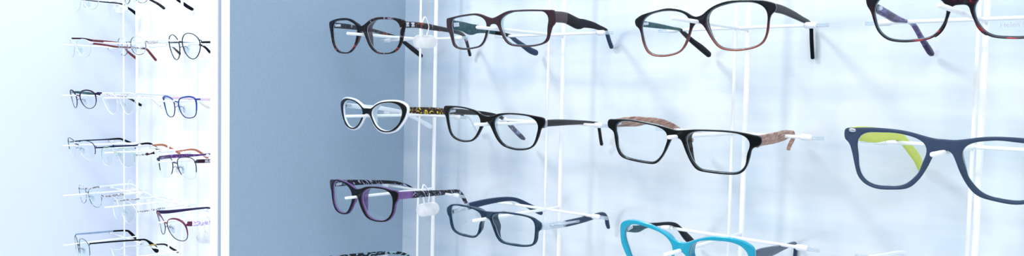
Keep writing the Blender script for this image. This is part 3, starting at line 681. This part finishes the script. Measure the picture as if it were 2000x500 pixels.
def variant(src, loc, rot, swap=False):
    F = dict(FRAMES[src]); F['loc'] = loc; F['rot'] = rot
    return F
F41 = variant('g31', (-.2345, -.1437, -.2195), (2.7, 4.5, 1.5))
g41 = plastic('g41', 'mint and black patterned spectacles at the bottom edge below the black and purple pair',
        m['blackgreen'], [(-1, m['mintblock'], T_)], [(-1, m['mintblock'], T_)], F=F41)
F43 = variant('g13', (.3655, -.125, -.1290), (3.0, 12.0, 0.0))
F43["TL"] = (.18, FRAMES['g33']['TL'][1]); F43['TR'] = (.05, FRAMES['g33']['TR'][1])
g43 = plastic('g43', 'white plastic spectacles at the bottom right edge, only a curved temple showing',
        m['white'], [(-1, m['white'], T_)], [(-1, m['white'], T_)], F=F43)

# decorations
def on_front(F, x, z, y=-.0012):
    return Vector((x, wrap(F, x, y), z))
F = FRAMES['g24']
o = ellipsoid('rivet', on_front(F, -(F['W']-.0062), .0035+F['out'][1]/1e4*0, -.0012), .0026, .0006, .0014, m['silver'], g24[0])
o['label'] = 'silver oval rivet'
def flower(F, key, side, t, parent, mat):
    c, w = temple_point(F, key, side, t)
    vs, fs = [], []
    bm = bmesh.new()
    for dx, dz in ((-1, -1), (1, -1), (-1, 1), (1, 1), (0, 0)):
        mt = Matrix.Translation(Vector((c.x+side*.0021, c.y+dx*.0013, c.z+dz*.0013))) @ Matrix.Diagonal((.0009, .0013, .0013, 1))
        bmesh.ops.create_uvsphere(bm, u_segments=10, v_segments=6, radius=1, matrix=mt)
    me = bpy.data.meshes.new('hinge_flower'); bm.to_mesh(me); bm.free(); me.shade_smooth()
    link('hinge_flower', me, mat, parent)
flower(FRAMES['g11'], 'TR', 1, .55, g11[1], m['silver'])
flower(FRAMES['g11'], 'TR', 1, .12, g11[1], m['silver'])
def ring_on(F, key, side, t, parent, mat, n=3, gap=.0016):
    k, pts, _ = temple_path(F, key, side)
    for i in range(n):
        c, w = temple_point(F, key, side, t)
        y = c.y+(i-(n-1)/2)*gap
        x = side*(F['W']-.003-k*y)
        P = [Vector((x+math.copysign(abs(math.cos(a))**.5, math.cos(a))*.0020, y, c.z+math.copysign(abs(math.sin(a))**.5, math.sin(a))*(w+.0003))) for a in [2*math.pi*j/28 for j in range(28)]]
        tube('temple_ring', P, .0007, mat, parent, closed=True, seg=8)
ring_on(FRAMES['g22'], 'TR', 1, .75, g22[1], m['silver'])
def insert(F, key, side, t0, t1, parent, mat, hw=.0011, name='metal_insert'):
    a, wa = temple_point(F, key, side, t0); b, wb = temple_point(F, key, side, t1)
    tube(name, [a, a.lerp(b, .5), b], hw, mat, parent, seg=8, sx=1.0, sy=1.6, ref=(0, 0, 1))
insert(FRAMES['g32'], 'TR', 1, .9, 2.7, g32[1], m['silver'], .0019)
insert(FRAMES['g32'], 'TL', -1, .3, 1.6, g32[2], m['silver'], .0016)
# lettering on the demo lens of the top right pair
def lens_text(F, body, x, z, size, mat, parent, mirror=False, rotz=0):
    cu = bpy.data.curves.new('lens_lettering', 'FONT'); cu.body = body; cu.size = size; cu.extrude = 0
    o = bpy.data.objects.new('lens_lettering', cu); COL.objects.link(o)
    dg = bpy.context.evaluated_depsgraph_get()
    me = bpy.data.meshes.new_from_object(o.evaluated_get(dg)); bpy.data.objects.remove(o)
    for v in me.vertices:
        X, Z = v.co.x+x, v.co.y+z
        v.co = Vector((X, wrap(F, X, -.0012), Z))
    me.name = 'lens_lettering'
    ob = link('lens_lettering', me, mat, parent)
    return ob
lens_text(F14, 'Helen S', .0228, -.0192, .0046, m['print'], g14[0])

# ---- left bay
sv = m['silver']
metal('m00', 'silver wire spectacles with a black temple, at the top edge on the leftmost rack', m['palesilver'], tr=[(3, m['palesilver'], T_), (-1, m['tortoise'], TT)], tl=[(3, m['blackmatte'], T_), (-1, m['navy'], TT)])
metal('m01', 'thin dark wire spectacles with black temple tips, top edge, second rack from left', m['gunmetal'], tr=None, tl=[(2, m['steel'], T_), (-1, m['navy'], TT)])
metal('m10', 'pale silver wire spectacles with red-brown temples, left end of the second row', m['palesilver'], tr=[(3, m['brown'], T_), (-1, m['brown'], TT)], tl=[(2, m['darkbrown'], T_), (5, m['brown'], 'temple_arm'), (-1, m['brown'], TT)])
metal('m11', 'silver wire spectacles with a glittering silver temple, middle of the second row', m['gunmetal'], tr=[(2, m['glitter'], T_), (5, m['whitemetal'], 'temple_arm'), (-1, m['navy'], TT)], tl=[(3, m['whitemetal'], T_), (-1, m['navy'], TT)], r=.0006)
metal('m12', 'round dark steel wire spectacles beside the partition in the second row', m['steel'], tr=[(-1, m['blackmatte'], T_)], tl=[(-1, m['blackmatte'], T_)], r=.0008)
metal('m20', 'black browline spectacles with white temples dotted purple', m['aubergine'], low=m['navymetal'], tr=[(1, m['aubergine2'], T_), (-1, m['dots'], 'temple_arm')], tl=[(3, m['inner_teal'], T_), (-1, m['navy'], TT)], brow=.0014, semi=215, r=.0009, lowr=.0006)
metal('m21', 'white wire spectacles with pale silver temples, between the dotted pair and the blue pair', m['whitemetal'], tr=[(5, m['palesilver'], T_), (-1, m['cream'], TT)], tl=[(3, m['palesilver'], T_), (-1, m['cream'], TT)], r=.0008)
metal('m22', 'royal blue metal spectacles with pale pink temples beside the partition', m['blue'], low=m['darkblue'], tr=[(3, m['pink'], T_), (-1, m['cream'], TT)], tl=[(2, m['pink'], T_), (-1, m['cream'], TT)], brow=.0013, semi=180, r=.0010, lowr=.0007)
metal('m30', 'navy half-rim spectacles with thin navy temples, left end of the fourth row', m['navymetal'], low=m['whiteclear'], tr=[(6, m['navymetal'], T_), (-1, m['navy'], TT)], tl=[(3, m['navymetal'], T_), (-1, m['navy'], TT)], r=.0008, lowr=.0004, semi=150)
metal('m31', 'pale green half-rim spectacles with brown bow temples and orange-brown tips', m['mint'], low=m['whiteclear'], tr=[(1, m['dashsilver'], T_), (5, m['darkbrown'], 'temple_bow'), (8, m['palesilver'], 'temple_arm'), (-1, m['tan'], TT)], tl=[(3, m['palesilver'], T_), (-1, m['tan'], TT)], r=.0006, lowr=.0004, semi=150)
t32 = metal('m32', 'dark steel half-rim spectacles with dark brown and purple temples beside the partition', m['steel'], low=m['clear'], tr=[(1, m['darkbrown'], T_), (3, m['bwmix'], 'temple_arm'), (-1, m['darkbrown'], TT)], tl=[(-1, m['purpleglit'], T_)], r=.0008, lowr=.00035, semi=215)
lens_text(FRAMES['m32'], 'Silu', .0125, -.0165, .0075, m['ltblue'], t32[0])
metal('m40', 'thin silver wire spectacles with engraved white-tipped temples on the leftmost rack', m['gunmetal'], tr=[(2, m['dashsilver'], T_), (-1, m['white'], TT)], tl=[(2, m['dashsilver'], T_), (-1, m['white'], TT)], r=.0005)
metal('m41', 'thin silver wire spectacles with engraved white-tipped temples on the middle rack', m['palesilver'], tr=[(2, m['dashsilver'], T_), (-1, m['white'], TT)], tl=[(2, m['dashsilver'], T_), (-1, m['white'], TT)], r=.0006)
t42 = metal('m42', 'maroon browline spectacles with a lilac floral temple beside the partition', m['maroon'], low=m['steel'], tr=[(1, m['maroon'], T_), (-1, m['lilac'], 'temple_arm')], tl=[(-1, m['aubergine2'], T_)], brow=.0015, semi=170, r=.0008, lowr=.0006)
metal('m50', 'silver half-rim spectacles with a long black temple, lowest pair on the leftmost rack', m['steel'], low=m['clear'], tr=[(3, m['blackmatte'], T_), (-1, m['navy'], TT)], tl=[(2, m['ltblue'], T_), (-1, m['blackmatte'], TT)], r=.0006, semi=200)
metal('m51', 'pale silver wire spectacles with tortoiseshell temple tips at the bottom edge', m['palesilver'], tr=None, tl=[(4, m['palesilver'], T_), (5, m['gold'], 'temple_collar'), (-1, m['tortoise'], TT)], r=.0006)

# ------------------------------------------------------------------ wire racks
PX = [-1.0877, -.9005, -.7008, -.2337, -.0321, .1782, .3655]
H, Z1, ZL = .092551, .052966, .004089
YW = .008
def rodm(bm_vs, bm_fs, P, r, seg=12):
    v, f = tube_mesh(P, r, seg=seg); b = len(bm_vs)
    bm_vs += v; bm_fs += [tuple(i+b for i in q) for q in f]
RL = ['leftmost white wire display rack in the left bay', 'middle white wire display rack of the left bay',
      'white wire display rack half hidden behind the white partition edge', 'first white wire rack right of the grey panel, holding the tagged spectacles',
      'second white wire rack right of the grey panel, holding the plum brown spectacles', 'third white wire rack from the grey panel, holding the wooden-temple and teal spectacles',
      'rightmost white wire display rack, holding the matte slate blue spectacles']
for i, x in enumerate(PX):
    left = i < 3
    zo = ZL if left else 0
    g = thing('display_rack', RL[i], 'display rack', 'white wire spectacle racks', (x, YW, 0))
    zt, zb = .62, -.80
    def L(p): return Vector((p[0]-x, p[1]-YW, p[2]))
    def rod(name, P, r, mat=m['rack'], par=g, **k): return tube(name, [L(p) for p in P], r, mat, par, **k)
    rod('front_upright', [(x, -.05, zb+.03), (x, -.05, 0), (x, -.05, zt-.03)], .0014)
    rod('rear_upright', [(x, -.0247, zb), (x, -.0247, 0), (x, -.0247, zt)], .0024, seg=14)
    for zz in (zb+.03, zt-.03, zb+.25, zt-.2):
        rod('wall_bracket', [(x, -.052, zz), (x, -.03, zz), (x, YW, zz)], .0022)
    for r in range(0, 6):
        if not left and r in (0, 5): continue
        z = Z1-H*(r-1)+zo
        pts = [(x, -.1585, z), (x, -.10, z), (x, -.0247, z)]
        rod('nose_peg', pts, .0017 if not left else .0014, seg=14)
        bar = rod('temple_bar', [(x-.064, -.0478, z), (x, -.0478, z), (x+.064, -.0478, z)], .0015)
        for s in (-1, 1):
            sl = rod('end_sleeve', [(x+s*.061, -.0478, z), (x+s*.068, -.0478, z)], .0027, m['cap'], bar)
            rod('clear_tip', [(x+s*.068, -.0478, z+.0009), (x+s*.079, -.0478, z+.0009)], .0010, m['clear'], bar)
            rod('clear_tip', [(x+s*.068, -.0478, z-.0009), (x+s*.079, -.0478, z-.0009)], .0010, m['clear'], bar)

# ------------------------------------------------------------------ security tags
def tag(target, F, key, side, t, label, drop=.017, tilt=0, w=.0135, h=.0078, yaw=43):
    """oval pad on a loop that is slung round a temple"""
    c, hw = temple_point(F, key, side, t)
    Rm = Matrix.Rotation(math.radians(F['rot'][0]), 3, 'Z') @ Matrix.Rotation(math.radians(F['rot'][1]), 3, 'X') @ Matrix.Rotation(math.radians(F['rot'][2]), 3, 'Y')
    wc = Vector(F['loc'])+Rm @ c
    g = thing('security_tag', label, 'tag', 'white security tags', wc)
    g.rotation_euler = (0, math.radians(tilt), math.radians(yaw))
    # pad: stadium plate
    pts = []
    for a in range(36):
        an = 2*math.pi*a/36
        cx = (w-h)*(1 if math.cos(an) > 0 else -1)
        pts.append(Vector((cx+h*math.cos(an), h*math.sin(an))))
    prof = [(.0, .0012), (.0006, .0016), (.0016, .0018)]
    vs, fs = [], []; N = 36
    rings = []
    for s_, seq in ((-1, reversed(prof)), (1, prof)):
        for ins, th in seq:
            rings.append((ins, s_*th))
    for ins, y in rings:
        for p in pts:
            q = Vector((p.x-(ins*(1 if p.x > 0 else -1)*abs(p.x)/w), p.y*(1-ins/h)))
            vs.append(Vector((q.x, y, q.y-drop)))
    for k in range(len(rings)-1):
        for i in range(N):
            j = (i+1) % N; fs.append((k*N+i, k*N+j, (k+1)*N+j, (k+1)*N+i))
    fs.append(tuple(range(N))); fs.append(tuple(range((len(rings)-1)*N, len(rings)*N)))
    mesh('tag_pad', vs, fs, m['tag'], g, sharp=40)
    top = hw+.0055
    P = crom([(-.0026, -.0022, -drop+h-.0008), (-.0030, -.0034, -hw*.8), (-.0034, -.0034, hw*.6), (-.0012, -.001, top), (.0006, .0006, top+.0005), (.0034, .0034, hw*.6), (.0036, .0036, -hw*.8), (.0018, .0022, -drop+h-.0008)], 6)
    tube('tag_loop', P, .0009, m['white'], g, seg=10)
    return g
tag('g11', FRAMES['g11'], 'TR', 1, 1.75, 'white oval security tag looped over the tortoiseshell temple', drop=.0175)
tag('g31', FRAMES['g31'], 'TR', 1, 1.85, 'white oval security tag looped over the black and white striped temple', drop=.0185, tilt=-10)
tag('m00', FRAMES['m00'], 'TL', -1, 3.6, 'white security tag under the top edge in front of the leftmost rack', drop=.010, w=.0145)
tag('m40', FRAMES['m40'], 'TL', -1, 4.3, 'white security tag hanging beside the thin silver spectacles with engraved temples', drop=.014)
tag('m42', FRAMES['m42'], 'TR', 1, 2.6, 'white security tag looped over the lilac floral temple beside the partition', drop=.022, w=.016, h=.0095)

# ------------------------------------------------------------------ setting
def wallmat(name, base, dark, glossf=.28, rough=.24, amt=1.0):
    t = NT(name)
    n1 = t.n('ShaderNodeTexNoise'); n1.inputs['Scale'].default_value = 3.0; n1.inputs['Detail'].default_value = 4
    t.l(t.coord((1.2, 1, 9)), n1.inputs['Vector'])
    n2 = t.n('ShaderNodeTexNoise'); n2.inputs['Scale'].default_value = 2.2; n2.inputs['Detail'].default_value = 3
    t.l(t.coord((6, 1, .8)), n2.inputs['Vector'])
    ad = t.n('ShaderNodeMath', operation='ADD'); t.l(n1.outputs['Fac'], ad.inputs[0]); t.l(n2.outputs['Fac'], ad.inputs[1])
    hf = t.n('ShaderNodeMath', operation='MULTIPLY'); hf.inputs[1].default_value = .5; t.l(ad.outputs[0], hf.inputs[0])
    col = t.ramp(hf.outputs[0], [(.36, srgb(*dark)), (.54, srgb(*base))])  # bluish streaks put blurred shadows and reflections into the wall colour
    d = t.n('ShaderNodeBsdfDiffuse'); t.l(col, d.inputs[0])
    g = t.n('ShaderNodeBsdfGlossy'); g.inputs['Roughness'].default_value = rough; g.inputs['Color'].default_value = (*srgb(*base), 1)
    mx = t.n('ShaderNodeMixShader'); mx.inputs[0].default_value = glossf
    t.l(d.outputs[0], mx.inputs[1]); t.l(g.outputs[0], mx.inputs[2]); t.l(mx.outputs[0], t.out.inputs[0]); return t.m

def grain(name, rgb, vary=.04, rough=.6, scale=500):
    t = NT(name); c = srgb(*rgb)
    nz = t.n('ShaderNodeTexNoise'); nz.inputs['Scale'].default_value = scale; nz.inputs['Detail'].default_value = 6; t.l(t.coord(), nz.inputs['Vector'])
    col = t.ramp(nz.outputs['Fac'], [(.3, tuple(x*(1-vary) for x in c)), (.7, tuple(min(1, x*(1+vary)) for x in c))])
    p = principled(t, col, rough, spec=.25); t.l(p.outputs[0], t.out.inputs[0]); return t.m

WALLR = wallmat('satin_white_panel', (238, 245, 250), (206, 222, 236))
WALLL = wallmat('satin_white_panel_lit', (250, 252, 255), (240, 245, 252), .15, .4)  # whiter copy of the wall panel; the left bay's brightness is in the colour
GREY = grain('laminate_shaded', (165, 185, 203))  # darker copy of the side laminate, with its shade put into the colour
PALE = grain('laminate_lit', (222, 230, 242), .01)  # lighter copy of that laminate, with the left bay's light in the colour
EDGE = grain('white_edge_band', (250, 252, 255), .005)
FLOOR = grain('pale_floor', (200, 206, 214), .03, .4, 60)
YF = -.248
ZT, ZB = .75, -.85
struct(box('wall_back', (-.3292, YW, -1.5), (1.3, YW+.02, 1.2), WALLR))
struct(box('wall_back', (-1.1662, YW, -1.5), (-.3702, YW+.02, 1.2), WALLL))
struct(box('wall_left', (-1.1822, YF, ZB), (-1.1662, YW+.02, ZT), PALE))
struct(box('floor', (-3, -3, -1.52), (3, .1, -1.5), FLOOR))
# partition: two boards with a recessed filler between them
struct(box('wall_partition', (-.3452, YF+.0006, ZB), (-.3292, YW+.02, ZT), GREY))
struct(box('wall_partition', (-.3702, YF+.0006, ZB), (-.3543, YW+.02, ZT), PALE))
struct(box('trim_1', (-.3457, YF-.0006, ZB), (-.3290, YF+.0006, ZT), EDGE))
struct(box('trim_2', (-.3704, YF-.0006, ZB), (-.3541, YF+.0006, ZT), EDGE))
struct(box('trim_3', (-.3543, YF+.004, ZB), (-.3452, YW+.02, ZT), GREY))

# ------------------------------------------------------------------ light
W = bpy.data.worlds.new('World'); S.world = W; W.use_nodes = True
nt = W.node_tree; bg = nt.nodes['Background']
tc = nt.nodes.new('ShaderNodeTexCoord'); nz = nt.nodes.new('ShaderNodeTexNoise'); nz.inputs['Scale'].default_value = 2.2; nz.inputs['Detail'].default_value = 2
rp = nt.nodes.new('ShaderNodeValToRGB'); rp.color_ramp.elements[0].position = .35; rp.color_ramp.elements[0].color = (.69, .74, .81, 1)
rp.color_ramp.elements[1].position = .62; rp.color_ramp.elements[1].color = (.98, .985, 1.0, 1)
nt.links.new(tc.outputs['Generated'], nz.inputs['Vector']); nt.links.new(nz.outputs['Fac'], rp.inputs['Fac'])
sz = nt.nodes.new('ShaderNodeSeparateXYZ'); nt.links.new(tc.outputs['Generated'], sz.inputs[0])
zr = nt.nodes.new('ShaderNodeMapRange'); zr.inputs['From Min'].default_value = -.35; zr.inputs['From Max'].default_value = .55
zr.inputs['To Min'].default_value = .44; zr.inputs['To Max'].default_value = 1.5
nt.links.new(sz.outputs['Z'], zr.inputs['Value'])
vm = nt.nodes.new('ShaderNodeVectorMath'); vm.operation = 'SCALE'
nt.links.new(rp.outputs[0], vm.inputs[0]); nt.links.new(zr.outputs['Result'], vm.inputs['Scale'])
nt.links.new(vm.outputs[0], bg.inputs['Color'])
bg.inputs['Strength'].default_value = 1.0

def area(name, loc, target, size, power, color=(1, 1, 1), size_y=None):
    l = bpy.data.lights.new(name, 'AREA'); l.energy = power; l.color = color; l.size = size
    if size_y: l.shape = 'RECTANGLE'; l.size_y = size_y
    o = bpy.data.objects.new(name, l); COL.objects.link(o); o.location = loc
    o.rotation_euler = (Vector(target)-Vector(loc)).to_track_quat('-Z', 'Y').to_euler()
    o['label'] = 'added area light out of frame'; o['category'] = 'light'
    return o
area('added_overhead_light', (-.7, -1.3, 1.25), (.1, 0, -.1), .26, 14, (.97, .98, 1))  # both overhead lights are added for soft shadows and lens reflections
area('added_overhead_light', (1.0, -1.6, 1.5), (.2, 0, -.1), .9, 9, (.95, .97, 1))
area('bay_light', (-.76, -.17, .74), (-.78, -.02, -.2), .5, .7, (.97, .99, 1), .08)  # unseen light added at the top of the left bay to brighten it

# ------------------------------------------------------------------ camera
cam = bpy.data.cameras.new('camera'); co = bpy.data.objects.new('camera', cam); COL.objects.link(co)
S.camera = co
f = 1551.307; cam.sensor_width = 36; cam.lens = 36*f/2000; cam.clip_start = .02
yaw, pit, rol = [math.radians(a) for a in (-41.53392, -2.95064, 1.19175)]
cy, sy, cp, sp, cr, sr = math.cos(yaw), math.sin(yaw), math.cos(pit), math.sin(pit), math.cos(rol), math.sin(rol)
fw = Vector((cp*sy, cp*cy, sp)); r0 = Vector((cy, -sy, 0)); u0 = r0.cross(fw)
rx = r0*cr+u0*sr; ux = u0*cr-r0*sr
co.matrix_world = Matrix(((rx.x, ux.x, -fw.x, .49660), (rx.y, ux.y, -fw.y, -.70260), (rx.z, ux.z, -fw.z, -.00299), (0, 0, 0, 1)))

S.view_settings.view_transform = 'Standard'
S.view_settings.look = 'None'
S.view_settings.exposure = .12
S.view_settings.gamma = .86
S.cycles.transparent_max_bounces = 24
